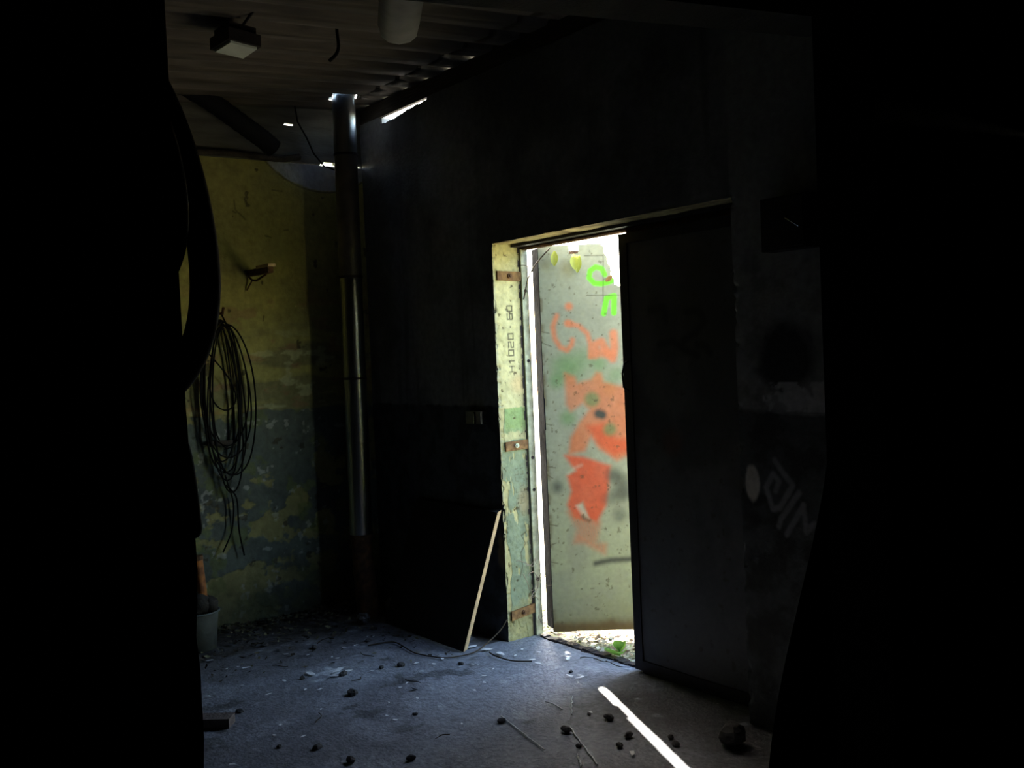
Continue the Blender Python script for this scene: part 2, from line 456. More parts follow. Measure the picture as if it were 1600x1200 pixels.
# ---- steel door frame with its strap anchors
fr = empty('trim_2', (0, .21, 0), 'pale green steel door frame beside the open leaf', None, kind='structure')
b = MB(); b.box(-.01, .012, .193, .24, 0, 2.285)
b.build('frame_post', M['frame'], fr)
b = MB(); b.box(-.012, -.002, .178, .2, 0, 2.29); b.build('post_gap', M['dark_steel'], fr)
b = MB(); b.box(0, DW, .20, .24, 2.268, 2.30); b.box(0, DW, .19, .20, 2.272, 2.285); b.box(.925, DW, .182, .205, 2.19, 2.28)
b.box(1.735, DW, .182, .205, 0, 2.28)
b.build('frame_head', M['rust'], fr)
b = MB(); b.box(.0, DW, .13, .184, 2.283, 2.299); b.build('head_packing', M['dark_steel'], fr)
for z, t, y0 in ((2.118, -.02, .022), (1.128, .03, .03), (.142, .12, .02)):
    b = MB(); h = .027
    b.hexa([(-.002, y0, z - h), (.009, y0, z - h), (.009, .19, z - h + t * .17), (-.002, .19, z - h + t * .17),
            (-.002, y0, z + h), (.009, y0, z + h), (.009, .19, z + h + t * .17), (-.002, .19, z + h + t * .17)])
    s = b.build('strap', M['rust_strap'], fr)
    b = MB(); b.tube([(.004, .105, z + t * .09), (.018, .105, z + t * .09)], .014, 12)
    b.tube([(.018, .105, z + t * .09), (.026, .105, z + t * .09)], .007, 8); b.build('bolt', M['frame' if z > .5 and z < 2 else 'rust'], s)
for z in (2.03, 1.62, 1.05, .86, .33):
    b = MB(); b.tube([(.010, .216, z), (.016, .216, z)], .010, 8); b.build('rivet', M['dark_steel'], fr)

# ---- sill
b = MB(); rs = np.linspace(.05, .92, 24)
for x0, x1 in zip(rs[:-1], rs[1:]):
    b.box(x0, x1, .185 + .004 * math.sin(x0 * 31), .235, -.05, .006 + .004 * math.sin(x0 * 47))
b.box(.92, DW, .185, .235, -.05, .05)
tag(b.build('trim_3', M['dark_steel']), 'dark worn steel sill across the doorway', kind='structure')

# ---- open leaf with the sprayed paint
LH = np.array([.11, .245]); LA = math.radians(52); LD = np.array([math.cos(LA), math.sin(LA)]); LN = np.array([LD[1], -LD[0]])
door_1 = empty('door_1', (LH[0], LH[1], 0), 'open pale door leaf sprayed with orange and green paint', None, kind='structure')
def lp(s, z, off=0.):
    return np.stack([LH[0] + s * LD[0] + off * LN[0], LH[1] + s * LD[1] + off * LN[1], z + 0 * s], 1)
def leaf_cols(s, z):
    n = fbm(s * 6, z * 6, 51); n2 = fbm(s * 40, z * 40, 52); n3 = fbm(s * 16, z * 16, 53)
    c = np.tile(np.array([.50, .52, .43]), (len(s), 1))
    c = mixc(c, (.55, .58, .40), (1 - ss(.3, 1.3, z)) * .9)
    c = mixc(c, (.42, .42, .35), ss(.45, .7, n) * .5)
    G, GD = (.22, .40, .17), (.15, .27, .14)
    for q in [(.102, 1.582), (.168, 1.612), (.255, 1.619), (.187, 1.546), (.13, 1.56)]:
        c = mixc(c, G, stroke(s, z, [q], .045, .06) * .42)
    for q, a in [((.077, 1.496), .75), ((.329, 1.583), .6), ((.377, 1.44), .6), ((.132, 1.277), .7), ((.31, 1.5), .4), ((.42, 1.52), .5)]:
        c = mixc(c, G, stroke(s, z, [q], .03, .045) * a)
    O, OR = (.98, .30, .15), (1.0, .12, .035)
    body = [(.127, 1.537), (.18, 1.514), (.194, 1.474), (.279, 1.495), (.31, 1.534), (.334, 1.528), (.347, 1.477), (.49, 1.433), (.49, 1.056), (.408, 1.018),
            (.36, 1.059), (.312, 1.091), (.265, 1.173), (.222, 1.085), (.132, 1.069), (.146, 1.158), (.199, 1.245), (.262, 1.322), (.224, 1.364), (.152, 1.317), (.129, 1.358)]
    c = mixc(c, (.90, .25, .10), spray(s, z, body, .024) * (.66 + .25 * n))
    c = mixc(c, OR, spray(s, z, [(.248, 1.223), (.357, 1.239), (.403, 1.147), (.49, 1.135), (.49, 1.076), (.39, 1.05), (.303, 1.121)], .035) * .7)
    low = [(.107, 1.06), (.211, 1.046), (.367, .989), (.353, .88), (.333, .761), (.274, .663), (.216, .696), (.169, .768), (.2, .786), (.235, .675), (.146, .688), (.11, .77),
           (.138, .849), (.117, .94), (.168, .967)]
    c = mixc(c, OR, spray(s, z, low, .022) * (.75 + .2 * n))
    c = mixc(c, (.85, .24, .11), spray(s, z, [(.108, .73), (.235, .675), (.294, .663), (.269, .543), (.324, .531), (.316, .477), (.268, .503), (.2, .546), (.14, .548), (.163, .628)], .028) * .6)
    for k in range(9):
        c = mixc(c, (.42, .40, .30), stroke(s, z, [(.13 + .018 * k, .70 - .008 * k), (.165 + .017 * k, .60 - .012 * k)], .0025, .005) * .5)
    c = mixc(c, (.95, .92, .78), spray(s, z, [(.158, .765), (.19, .77), (.232, .685), (.2, .69)], .014) * .5)
    c = mixc(c, (.10, .13, .08), stroke(s, z, [(.195, .70), (.23, .672)], .008, .015) * .6)
    c = mixc(c, (.95, .92, .78), stroke(s, z, [(.12, .955), (.16, .985), (.20, 1.0)], .004, .016) * .3)
    c = mixc(c, O, stroke(s, z, [(.165, 1.925)], .016, .022) * .9)
    c = mixc(c, O, stroke(s, z, [(.093, 1.874), (.068, 1.811), (.076, 1.745), (.106, 1.69), (.144, 1.672), (.172, 1.703), (.178, 1.73)], .009, .020) * .85)
    c = mixc(c, O, stroke(s, z, [(.155, 1.828), (.165, 1.825)], .018, .018) * .7)
    c = mixc(c, O, stroke(s, z, [(.155, 1.828), (.219, 1.809), (.266, 1.764), (.28, 1.704), (.277, 1.628)], .009, .018) * .8)
    c = mixc(c, O, stroke(s, z, [(.304, 1.638), (.31, 1.697), (.345, 1.712), (.37, 1.662), (.406, 1.612), (.419, 1.676), (.417, 1.757)], .018, .022) * .85)
    c = mixc(c, O, stroke(s, z, [(.34, 1.65), (.40, 1.64)], .02, .025) * .8)
    for q, r in [((.277, 1.38), .036), ((.373, 1.202), .03)]:
        c = mixc(c, (.20, .33, .15), stroke(s, z, [q], r, .028) * .8)
    c = mixc(c, (.06, .09, .085), stroke(s, z, [(.312, 1.295), (.332, 1.288)], .020, .022) * .95)
    LG = (.26, 1.0, .06)
    c = mixc(c, LG, stroke(s, z, [(.45, 2.075), (.40, 2.055), (.359, 2.047), (.318, 2.052), (.289, 2.085), (.297, 2.125), (.33, 2.146), (.365, 2.135), (.38, 2.10)], .013, .008))
    c = mixc(c, LG, stroke(s, z, [(.366, 1.875), (.386, 1.964), (.43, 1.975), (.424, 1.876)], .014, .008))
    for q, r, a in [((.054, .877), .02, .8), ((.385, .932), .03, .7), ((.43, .83), .04, .75), ((.36, .80), .03, .5), ((.412, .70), .03, .55), ((.43, .9), .03, .6)]:
        c = mixc(c, (.09, .10, .085), stroke(s, z, [q], r, .045) * a)
    c = mixc(c, (.085, .085, .075), stroke(s, z, [(.26, .422), (.30, .43), (.352, .438), (.48, .440)], .010, .022) * .9)
    # rust along the foot, cracks, specks
    c = mixc(c, (.20, .12, .055), 1 - ss(.05, .125, z + (n - .5) * .06))
    c = mixc(c, (.22, .17, .08), (1 - ss(.08, .36, z + (n - .5) * .25)) * .35)
    for pts in [[(-.01, 1.79), (.045, 1.774)], [(-.016, 1.728), (.053, 1.698)], [(.27, 1.985), (.46, 1.977)], [(.268, 2.213), (.376, 2.211), (.365, 1.948)],
                [(.0, 1.25), (.04, 1.24)], [(.0, 1.0), (.05, .99)], [(0, .95), (.03, .93)], [(.0, .66), (.05, .65)], [(0, .54), (.035, .55)], [(.0, .44), (.04, .43)]]:
        c = mixc(c, (.13, .11, .07), stroke(s, z, pts, .0018, .003) * .8)
    c = mixc(c, (.14, .11, .06), ss(.72, .78, n2) * .6)
    c = mixc(c, (.20, .15, .08), (1 - ss(.0, .03, s)) * ss(.4, .7, n3) * .8)
    return c * np.array([.56, .56, .48])
def torn(s, z):
    e = (fbm(s * 30, z * 30, 61) - .5) * .05
    a = s > .365 + (2.275 - z) * .33 + e
    a &= z > 2.03
    nb = (np.hypot((s - .205) * 1.1, z - 2.255) < .034 + e * .3)
    return ~(a | nb)
SU, SV = np.linspace(0, .9, 200), np.linspace(.028, 2.280, 480)
b = MB()
b.grid(SU, SV, lambda s, z: (lp(s, z, (fbm(s * 2, z * 2, 71) - .5) * .006), leaf_cols(s, z)), mask=torn)
b.grid(SU[::4], SV[::4], lambda s, z: (lp(s, z, -.006), np.tile(np.array([.3, .3, .25]), (len(s), 1))), mask=torn, flip=True)
pn = b.build('panel', M['leaf_paint'], door_1)
def lbox(b, s0, s1, o0, o1, z0, z1):
    P = [lp(np.array([s]), z, o)[0] for z in (z0, z1) for s, o in ((s0, o0), (s1, o0), (s1, o1), (s0, o1))]
    return b.hexa(P)
b = MB(); lbox(b, -.004, .004, -.05, -.001, .028, 2.275); lbox(b, .0, .05, -.05, -.045, .028, 2.275)
P = [(LH[0] - .047, LH[1] + .037), (-.035, .310), (-.034, .315), (LH[0] - .044, LH[1] + .042)]
b.hexa([(x, y, .028) for x, y in P] + [(x, y, 2.275) for x, y in P]); b.build('edge_channel', M['soot'], door_1)
b = MB(); lbox(b, .02, .36, -.045, -.008, 2.20, 2.245); lbox(b, .0, .9, -.045, -.008, .03, .08); lbox(b, .02, .9, -.045, -.008, 1.1, 1.15)
b.build('stiffener', M['rust'], door_1)
for z in (2.08, 1.18, .22):
    b = MB(); b.tube([(-.10, .29, z - .06), (-.10, .29, z + .06)], .012, 10); b.box(-.13, -.09, .238, .28, z - .05, z + .05)
    b.build('hinge', M['dark_steel'], door_1)

# ---- closed leaf
door_2 = empty('door_2', (.9, .18, 0), 'closed dark door leaf right of the bright opening', None, kind='structure')
def leaf2(x, z):
    n = fbm(x * 4, z * 4, 81); n2 = fbm(x * 30, z * 30, 82)
    c = mixc(np.tile(np.array([.10, .098, .095]), (len(x), 1)), (.065, .063, .06), ss(.4, .65, n))
    c = mixc(c, (.14, .14, .14), (1 - ss(.2, 1.0, z)) * .5)
    for pts in ([(1.1, 1.85), (1.2, 1.86), (1.21, 1.79)], [(1.35, 1.83), (1.43, 1.83), (1.46, 1.78), (1.41, 1.73), (1.32, 1.69)],
                [(1.16, 1.68), (1.25, 1.69), (1.35, 1.64), (1.41, 1.62)], [(1.41, 1.67), (1.46, 1.66), (1.49, 1.63)]):
        c = mixc(c, (.02, .02, .02), stroke(x, z, pts, .014, .018) * .85)
    c = mixc(c, (.12, .03, .02), (1 - ss(.03, .1, np.hypot(x - 1.22, z - 1.2))) * .4)
    c = mixc(c, (.05, .035, .02), ss(.72, .8, n2) * .6)
    return np.stack([x, .158 + (n - .5) * .006, z], 1), c
b = MB(); b.grid(np.linspace(.955, DW + .005, 150), np.linspace(.012, 2.25, 320), leaf2)
b.box(.93, DW + .004, .164, .174, .012, 2.25, (.1, .1, .09)); b.build('panel', M['leaf_paint'], door_2)
b = MB(); b.box(.90, .957, .150, .18, .008, 2.25); b.build('stile', M['dark_steel'], door_2)
b = MB(); b.box(.955, DW, .15, .18, -.004, .06); b.build('bottom_rail', M['dark_steel'], door_2)
b = MB(); b.box(.955, DW, .15, .18, 2.2, 2.25); b.build('top_rail', M['dark_steel'], door_2)
b = MB(); b.tube([(.935, .15, 1.60), (.935, .125, 1.59), (.935, .11, 1.54), (.935, .115, 1.47), (.935, .15, 1.45)], .005, 8)
b.build('pull_handle', M['dark_steel'], door_2, smooth=True)

# ---- yellow end wall
def back_fn(y, z):
    n = fbm(y * 2.4, z * 2.4, 101); n2 = fbm(y * 13, z * 13, 102); st = fbm(y * 2.0, z * 13, 103); n4 = fbm(y * 6, z * 6, 104)
    c = np.tile(np.array([.42, .38, .115]), (len(y), 1))
    c = mixc(c, (.30, .28, .10), ss(.35, .7, n) * .8)
    c = mixc(c, (.20, .19, .09), ss(.42, .62, st + .12 * (1 - ss(1.35, 2.0, z)) - .06) * (1 - ss(1.75, 2.1, z)) * .8)
    c = mixc(c, (.36, .19, .10), ss(.56, .68, fbm(y * 7, z * 14, 105)) * (1 - ss(1.9, 2.3, z)) * .5)
    c = mixc(c, (.55, .54, .28), ss(.62, .72, fbm(y * 8, z * 15, 106)) * (1 - ss(1.7, 2.0, z)) * .6)
    # pale bluish fan in the corner below the plate
    arc = 1 - ss(-.006, .006, np.hypot(y + .30, z - 3.35) - .535 + (n2 - .5) * .03)
    c = mixc(c, (.50, .53, .56), arc * .9)
    c = mixc(c, (.05, .05, .04), (1 - ss(.0, .009, np.abs(np.hypot(y + .30, z - 3.35) - .545))) * .7)
    dz = z - .03 * (n4 - .5)
    dado = ss(-.006, .006, 1.365 + (n2 - .5) * .03 - dz)
    d = np.tile(np.array([.125, .145, .115]), (len(y), 1))
    d = mixc(d, (.085, .095, .08), ss(.4, .65, n))
    pl = ss(.555, .60, fbm(y * 5, z * 6.5, 107, 5))
    d = mixc(d, (.30, .27, .10), pl * .9)
    d = mixc(d, (.16, .19, .06), ss(.56, .64, fbm(y * 7, z * 7, 108)) * .6)
    d = mixc(d, (.5, .5, .42), ss(.70, .74, fbm(y * 17, z * 17, 109)) * .5)
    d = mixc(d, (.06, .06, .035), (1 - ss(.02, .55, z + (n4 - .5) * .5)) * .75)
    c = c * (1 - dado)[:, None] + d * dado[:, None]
    c = mixc(c, (.45, .43, .22), (1 - ss(0, .014, np.abs(dz - 1.385) + (n2 - .5) * .02)) * ss(.45, .6, n4) * .8)
    c = mixc(c, (.06, .05, .03), ss(.765, .80, n2) * .8)
    for pts in ([(-.93, 2.72), (-.925, 2.66), (-.88, 2.62), (-.86, 2.60)], [(-.94, 2.65), (-.92, 2.64)], [(-.67, 2.80), (-.60, 2.795)], [(-.72, 2.5), (-.69, 2.49)],
                [(-.6, 2.54), (-.57, 2.545)], [(-.77, 1.98), (-.775, 1.95)]):
        c = mixc(c, (.08, .07, .03), stroke(y, z, pts, .003, .005) * .8)
    dep = pl * dado * .004 + (n - .5) * .012 + (n2 - .5) * .004
    return np.stack([-1.502 - dep + 0 * y, y, z], 1), c
b = MB()
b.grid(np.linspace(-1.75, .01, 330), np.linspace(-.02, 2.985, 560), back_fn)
b.box(-1.74, -1.512, -5.4, WT, -.2, 2.975, (.3, .28, .12))
b.box(-1.512, -1.5, -5.4, -1.75, -.02, 2.985, (.3, .28, .12))
b.box(-1.74, -1.54, -5.4, -.66, 2.97, 3.6, (.2, .2, .18))  # unseen backing added behind the boards to block light from outside
wall_back = tag(b.build('wall_back', M['plaster']), 'peeling ochre end wall with grey green dado', kind='structure')
# boards above the end wall
b = MB()
for y0, y1, dz in ((-5.4, -.315, 0), (-.315, -.29, .012), (-.29, -.215, .026), (-.215, -.20, .008), (-.20, -.055, 0), (-.055, -.035, .028), (-.035, -.01, .016), (-.01, .1, 0)):
    b.box(-1.53, -1.505, y0, y1, 2.985 + dz, 3.2335)
b.build('gable_board', M['board_grey'], wall_back)
b = MB()
for y0, y1, dz in ((-5.4, -2., 0), (-2., -.56, 0), (-.56, -.49, .014), (-.49, .1, 0)):
    b.box(-1.53, -1.505, y0, y1, 3.234 + dz, 3.46)
b.build('gable_board', M['board_grey'], wall_back)
b = MB(); ys = np.linspace(-2.2, -.47, 30)
b.tube([(-1.485, y, 3.0 + .012 * math.sin(y * 5) + .035 * max(0, (y + .62)) / .15) for y in ys], .021, 8)
b.build('ledge_batten', M['timber'], wall_back)

# ---- other walls, partition with the wide opening the view looks through
def plain(name, lab, boxes, m='black_wall'):
    b = MB()
    for bx in boxes: b.box(*bx)
    return tag(b.build(name, M[m]), lab, kind='structure')
plain('wall_left', 'dark wall on the far left of the workshop', [(-1.74, 8.5, -5.5, -5.3, -.2, 3.4)])
plain('wall_entry', 'dark wall behind the viewer', [(8.3, 8.5, -5.5, .24, -.2, 3.6)], 'soot')
# partition: rough-edged jamb on the left, straight one on the right
b = MB()
zs = np.linspace(-.03, 3.3, 60)
for z0, z1 in zip(zs[:-1], zs[1:]):
    def e(z):
        return float((fbm(np.array([z * 6.]), np.array([.5]), 121)[0] - .5) * .030 * (1.0 if z < 1.6 else .25))
    b.hexa([(2.9, -5.4, z0), (3.1, -5.4, z0), (3.1, -2.857 + e(z0), z0), (2.9, -2.86 + e(z0), z0),
            (2.9, -5.4, z1), (3.1, -5.4, z1), (3.1, -2.857 + e(z1), z1), (2.9, -2.86 + e(z1), z1)])
b.box(2.9, 3.1, -.885, .03, -.03, 3.45)
b.box(2.9, 3.1, -2.86, -.885, 2.78, 3.3)
tag(b.build('wall_front', M['soot']), 'black partition wall whose wide opening frames the view', kind='structure')

# ---- roof: plate, corrugated sheets, beam
plate_b = MB(); plate_b.box(-1.74, .02, .0, .03, 3.28, 3.389); plate_b.box(.02, 8.5, .0, .045, 3.28, 3.43)
ceiling = empty('ceiling', (-1.7, -5.4, 3.05), 'low corrugated roof seen from below', None, kind='structure')
plate_b.build('wall_plate', M['timber'], ceiling)
prof = [(0, 0), (.075, 0), (.09, .024), (.16, .024), (.175, 0), (.25, 0)]   # trough, rib, trough
PX, PY = -1.185, -.285     # where the duct goes through
HR = .098
for k in range(11):
    x0 = -1.12 - .125 + .25 * (4 * k - 3)
    if x0 + 1.0 < -1.55: continue
    xp = []
    for j in range(4):
        xp += [(x0 + .25 * j + px, pz) for px, pz in prof[:-1]]
    xp.append((x0 + 1.0, 0)); xp.append((x0 + 1.03, .004))
    extra = []
    if x0 < PX < x0 + 1.0:
        for ex in np.linspace(PX - HR, PX + HR, 13):
            extra.append((float(ex), float(np.interp(ex, [q[0] for q in xp], [q[1] for q in xp]))))
        xp = sorted(xp + extra)
    X = np.array([q[0] for q in xp]); Z = np.array([q[1] for q in xp]) + .0015 * (k % 2)
    ys = np.array([-5.4, -4, -3, -2, -1.2] + list(np.linspace(PY - HR - .02, PY + HR + .02, 18)) + [-.2, -.1, .05])
    b = MB()
    for dz, fl in ((0, True), (.004, False)):
        b.grid(X, ys, lambda x, y, dz=dz: (np.stack([x, y, ROOF(y) + np.interp(x, X, Z) + dz], 1), np.full((len(x), 3), .2)),
               mask=lambda x, y: np.hypot(x - PX, y - PY) > HR, flip=fl)
    b.build('roof_sheet', M['roof'], ceiling)
b = MB()
b.hexa([(2.22, -5.4, 2.87 - .09 * 5.4), (2.44, -5.4, 2.87 - .09 * 5.4), (2.44, .0, 2.87), (2.22, 0, 2.87),
        (2.22, -5.4, 3.0), (2.44, -5.4, 3.0), (2.44, 0, 3.36), (2.22, 0, 3.36)])
tag(b.build('trim_4', M['concrete']), 'deep dark beam running under the roof towards the door wall', kind='structure')

# ================================================================== OUTSIDE
def ground_fn(x, y):
    n = fbm(x * 1.1, y * 1.1, 141); n2 = fbm(x * 12, y * 12, 142)
    c = mixc(np.tile(np.array([.38, .33, .25]), (len(x), 1)), (.22, .18, .12), ss(.4, .65, n2))
    c = mixc(c, (.20, .24, .09), ss(.5, .65, n) * .5)
    c = mixc(c, (.62, .57, .48), ss(.62, .72, fbm(x * 20, y * 20, 143)) * .7)
    return np.stack([x, y, -.045 + (n - .5) * .05 + (n2 - .5) * .02], 1), c
b = MB()
b.grid(np.linspace(-2, 4, 180), np.linspace(.22, 4.2, 130), ground_fn)
b.box(-30, 40, .15, 45, -.35, -.085, (.36, .33, .22))
tag(b.build('ground', M['ground']), 'sunlit earth strewn with dead leaves outside the doorway', kind='structure')

def leaf_cards(n, pos, size, tilt=1.0, pal=None):
    """bent leaf blades: 2 quads each folded on the midrib"""
    b = MB()
    a = RNG.uniform(0, 2 * math.pi, n); t = RNG.normal(0, .5 * tilt, n); r = RNG.normal(0, .5 * tilt, n)
    L = size * RNG.uniform(.6, 1.4, n); W = L * RNG.uniform(.22, .34, n)
    d = np.stack([np.cos(a) * np.cos(t), np.sin(a) * np.cos(t), np.sin(t)], 1)
    sd = np.stack([-np.sin(a), np.cos(a), np.sin(r)], 1); sd /= np.linalg.norm(sd, axis=1)[:, None]
    up = np.cross(d, sd)
    P = np.asarray(pos)
    v0 = P - d * L[:, None] / 2; v1 = P + d * L[:, None] / 2
    mid = P - up * (L * .06)[:, None]
    w0 = mid + sd * W[:, None]; w1 = mid - sd * W[:, None]
    V = np.stack([v0, w0, mid, w1, v1], 1).reshape(-1, 3)
    i = np.arange(n)[:, None] * 5
    F = np.vstack([i + np.array([[0, 1, 2, 0]])[:, :3], i + np.array([[0, 2, 3]]), i + np.array([[1, 4, 2]]), i + np.array([[2, 4, 3]])])
    C = None
    if pal is not None:
        pal = np.asarray(pal, float); C = np.repeat(pal[RNG.integers(0, len(pal), n)], 5, 0)
    b.add(V, F, C)
    return b
n = 2600
px = RNG.uniform(-.6, 2.2, n); py = .25 + RNG.exponential(.8, n)
leaf_cards(n, np.stack([px, py, -.03 + RNG.uniform(0, .03, n)], 1), .05, .5,
           [(.45, .36, .24), (.3, .2, .11), (.62, .55, .42), (.2, .14, .08), (.3, .34, .12), (.5, .44, .3)])
lb = leaf_cards(n, np.stack([px, py, -.03 + RNG.uniform(0, .03, n)], 1), .05, .5,
                [(.45, .36, .24), (.3, .2, .11), (.62, .55, .42), (.2, .14, .08), (.3, .34, .12), (.5, .44, .3)])
tag(lb.build('dead_leaves', M['litter']), 'dry leaf litter just outside the sill', 'leaf litter', kind='stuff')

def shrub(x, y, h, w, nl, label, green='leaf'):
    t = empty('shrub', (x, y, -.06), label, 'shrub', 'shrubs in the yard beyond the door')
    b = MB()
    for k in range(6):
        a = k * 1.05 + x; q = [(x, y, -.08), (x + .12 * w * math.cos(a), y + .12 * w * math.sin(a), h * .35), (x + .32 * w * math.cos(a), y + .32 * w * math.sin(a), h * .8)]
        b.tube(q, [.03, .02, .008], 6)
    b.build('stem', M['bark'], t)
    u = RNG.normal(0, 1, (nl, 3)); u /= np.linalg.norm(u, axis=1)[:, None]; rr = RNG.uniform(.45, 1, nl) ** .5
    rr *= .8 + .35 * fbm(u[:, 0] * 2 + x, u[:, 2] * 2, 7)
    P = np.stack([x + u[:, 0] * rr * w / 2, y + u[:, 1] * rr * w / 2, h * .56 + u[:, 2] * rr * h * .46], 1)
    P = P[P[:, 1] > .32]
    f = leaf_cards(len(P), P, .11, 1.2).build('foliage', M[green], t)
    f['kind'] = 'stuff'
    return t
shrub(3.45, 1.05, 2.0, 1.5, 4500, 'yellow green shrub close to the outer wall outside the closed leaf', 'leaf_y')
shrub(4.1, 2.95, 2.3, 1.7, 3200, 'yellow green shrub second along the yard outside', 'leaf_y')
shrub(3.6, 5.0, 2.0, 1.9, 2600, 'broad green shrub farthest out in the yard', 'leaf')
shrub(-1.10, .74, 1.75, .40, 1100, 'slim weedy shrub added unseen outside to block low sun at the hinge gap', 'leaf')  # unseen weed column added to cut the lower part of the sun streak

# ================================================================== THINGS IN THE ROOM
# ---- steel duct in the corner
duct = empty('duct_pipe', (-1.205, -.30, 0), 'tall shiny steel duct rising through the roof in the corner', 'pipe')
def dpos(z): return (-1.205 + .02 * z / 3.4, -.300 + .015 * z / 3.4, z)
for z0, z1, r, m in ((.52, 1.55, .0715, 'galv'), (1.55, 2.21, .0705, 'galv'), (2.21, 3.0, .0715, 'galv_dull'), (3.0, 3.95, .072, 'galv')):
    b = MB(); b.tube([dpos(z) for z in np.linspace(z0, z1, 5)], r * 1.03, 40); b.build('pipe_section', M[m], duct, smooth=True)
for z in (1.55, 2.21, 3.0):
    b = MB(); b.tube([dpos(z - .008), dpos(z + .008)], .0775, 40); b.build('joint_collar', M['dark_steel'], duct, smooth=False)
b = MB(); b.tube([dpos(.53), dpos(.50)], .080, 32); b.tube([dpos(.50), (-1.185, -.30, .3), (-1.15, -.295, .0)], [.066, .07, .075], 24)
b.build('rusty_foot', M['rust'], duct)
b = MB()
a = np.linspace(0, 2 * math.pi, 26)[:-1]
b.tube([dpos(3.38), dpos(3.40)], .079, 24, caps=False); b.build('roof_ring', M['galv_dull'], duct)

# ---- dark board leaning by the jamb
th = .03; Lb = .9; hb = .755; db = .318
bd = empty('leaning_board', (0 - Lb / 2, -db, 0), 'blackened board leaning on the wall left of the doorway', 'board')
nrm = np.array([0, hb, db]) / math.hypot(hb, db)   # normal pointing to wall and up
dd = nrm * th
A, B, = np.array([-.003, -db, .002]), np.array([-.003, -.012 - th, hb])
b = MB()
A0, B0 = A - [Lb, 0, 0], B - [Lb, 0, 0]
b.hexa([A0, A - [.004, 0, 0], A - [.004, 0, 0] + dd, A0 + dd, B0, B - [.004, 0, 0], B - [.004, 0, 0] + dd, B0 + dd]); b.build('panel', M['board_black'], bd)
b = MB(); b.hexa([A - [.006, 0, 0] , A, A + dd, A + dd - [.006, 0, 0], B - [.006, 0, 0], B, B + dd, B + dd - [.006, 0, 0]])
tag(b.build('raw_edge', M['raw_wood'], bd), 'pale raw wooden edge')

def smooth_pts(q, n=40):
    q = np.array(q, float); d = np.concatenate([[0], np.cumsum(np.linalg.norm(np.diff(q, axis=0), axis=1))])
    t = np.linspace(0, d[-1], n); p = np.stack([np.interp(t, d, q[:, i]) for i in range(3)], 1)
    for _ in range(6): p[1:-1] = (p[:-2] + 2 * p[1:-1] + p[2:]) / 4
    return p
# ---- coil of cable
coil = empty('cable_coil', (-1.48, -1.07, 2.0), 'black cable coil hanging in long loops on the ochre wall', 'cable')
b = MB()
pts = []
cr_ = np.random.default_rng(3)
for k in range(9):
    w = cr_.uniform(.10, .19); h = cr_.uniform(.82, 1.16); cy = -1.075 + cr_.normal(0, .018); ph = cr_.uniform(0, 6)
    for j in range(36):
        a = 2 * math.pi * j / 36
        yy = cy + w * math.sin(a) * (1 - .25 * (math.cos(a) * .5 + .5)) + .008 * math.sin(3 * a + ph)
        zz = 2.0 - h / 2 + h / 2 * math.cos(a) - .006 * k
        pts.append((-1.455 + .012 * math.sin(a * 2 + ph) + .003 * k, yy, zz))
b.tube(smooth_pts(pts, 420), .0052, 6)
for q in ([(-1.45, -1.10, .98), (-1.45, -1.05, .80), (-1.455, -1.07, .62), (-1.45, -1.14, .50)], [(-1.445, -1.10, .92), (-1.445, -1.03, .85), (-1.45, -1.03, .62), (-1.455, -1.0, .46)],
          [(-1.44, -1.17, 1.75), (-1.43, -1.05, 1.60), (-1.43, -.99, 1.45), (-1.44, -1.06, 1.36), (-1.44, -1.16, 1.42), (-1.44, -1.18, 1.6)]):
    b.tube(smooth_pts(q, 24), .0052, 6)
b.build('loops', M['cable'], coil, smooth=True)
b = MB(); b.tube([(-1.505, -1.075, 2.0), (-1.42, -1.075, 1.995), (-1.40, -1.075, 2.03)], .009, 8); b.build('hook', M['rust'], coil)
b = MB(); b.bar((-1.47, -1.20, 1.19), (-1.47, -1.02, 1.18), .03, .03); b.build('wooden_peg', M['timber'], coil)

# ---- bracket on the ochre wall
br = empty('wall_bracket', (-1.5, -.85, 2.25), 'rusty bracket with a pale end sticking out of the ochre wall', 'bracket')
b = MB(); b.bar((-1.52, -.85, 2.255), (-1.17, -.85, 2.25), .035, .04); b.build('arm', M['rust'], br)
b = MB(); b.bar((-1.34, -.85, 2.277), (-1.14, -.852, 2.275), .05, .018); b.build('pale_pad', M['raw_wood'], br)
b = MB(); b.tube([(-1.49, -.88, 2.25), (-1.47, -.85, 2.21), (-1.40, -.85, 2.20), (-1.25, -.85, 2.225), (-1.22, -.85, 2.24)], .007, 6)
b.tube([(-1.47, -.85, 2.205), (-1.48, -.868, 2.17), (-1.49, -.88, 2.145)], .005, 6); b.build('bent_wire', M['rust'], br)

# ---- flexible hose across the ledge
b = MB(); q = np.array([(-1.40, -1.70, 3.40), (-1.36, -1.5, 3.44), (-1.35, -1.33, 3.40), (-1.35, -1.1, 3.29), (-1.35, -.9, 3.165), (-1.36, -.77, 3.09), (-1.38, -.70, 3.045)])
t = np.linspace(0, 1, 46); qs = np.stack([np.interp(t, np.linspace(0, 1, len(q)), q[:, i]) for i in range(3)], 1)
for _ in range(3): qs[1:-1] = (qs[:-2] + 2 * qs[1:-1] + qs[2:]) / 4
b.tube(qs, .058 + .004 * (np.arange(46) % 2), 16); 
tag(b.build('flexible_duct', M['rubber'], smooth=True), 'dark ribbed flexible duct sloping down to the wall ledge', 'duct')

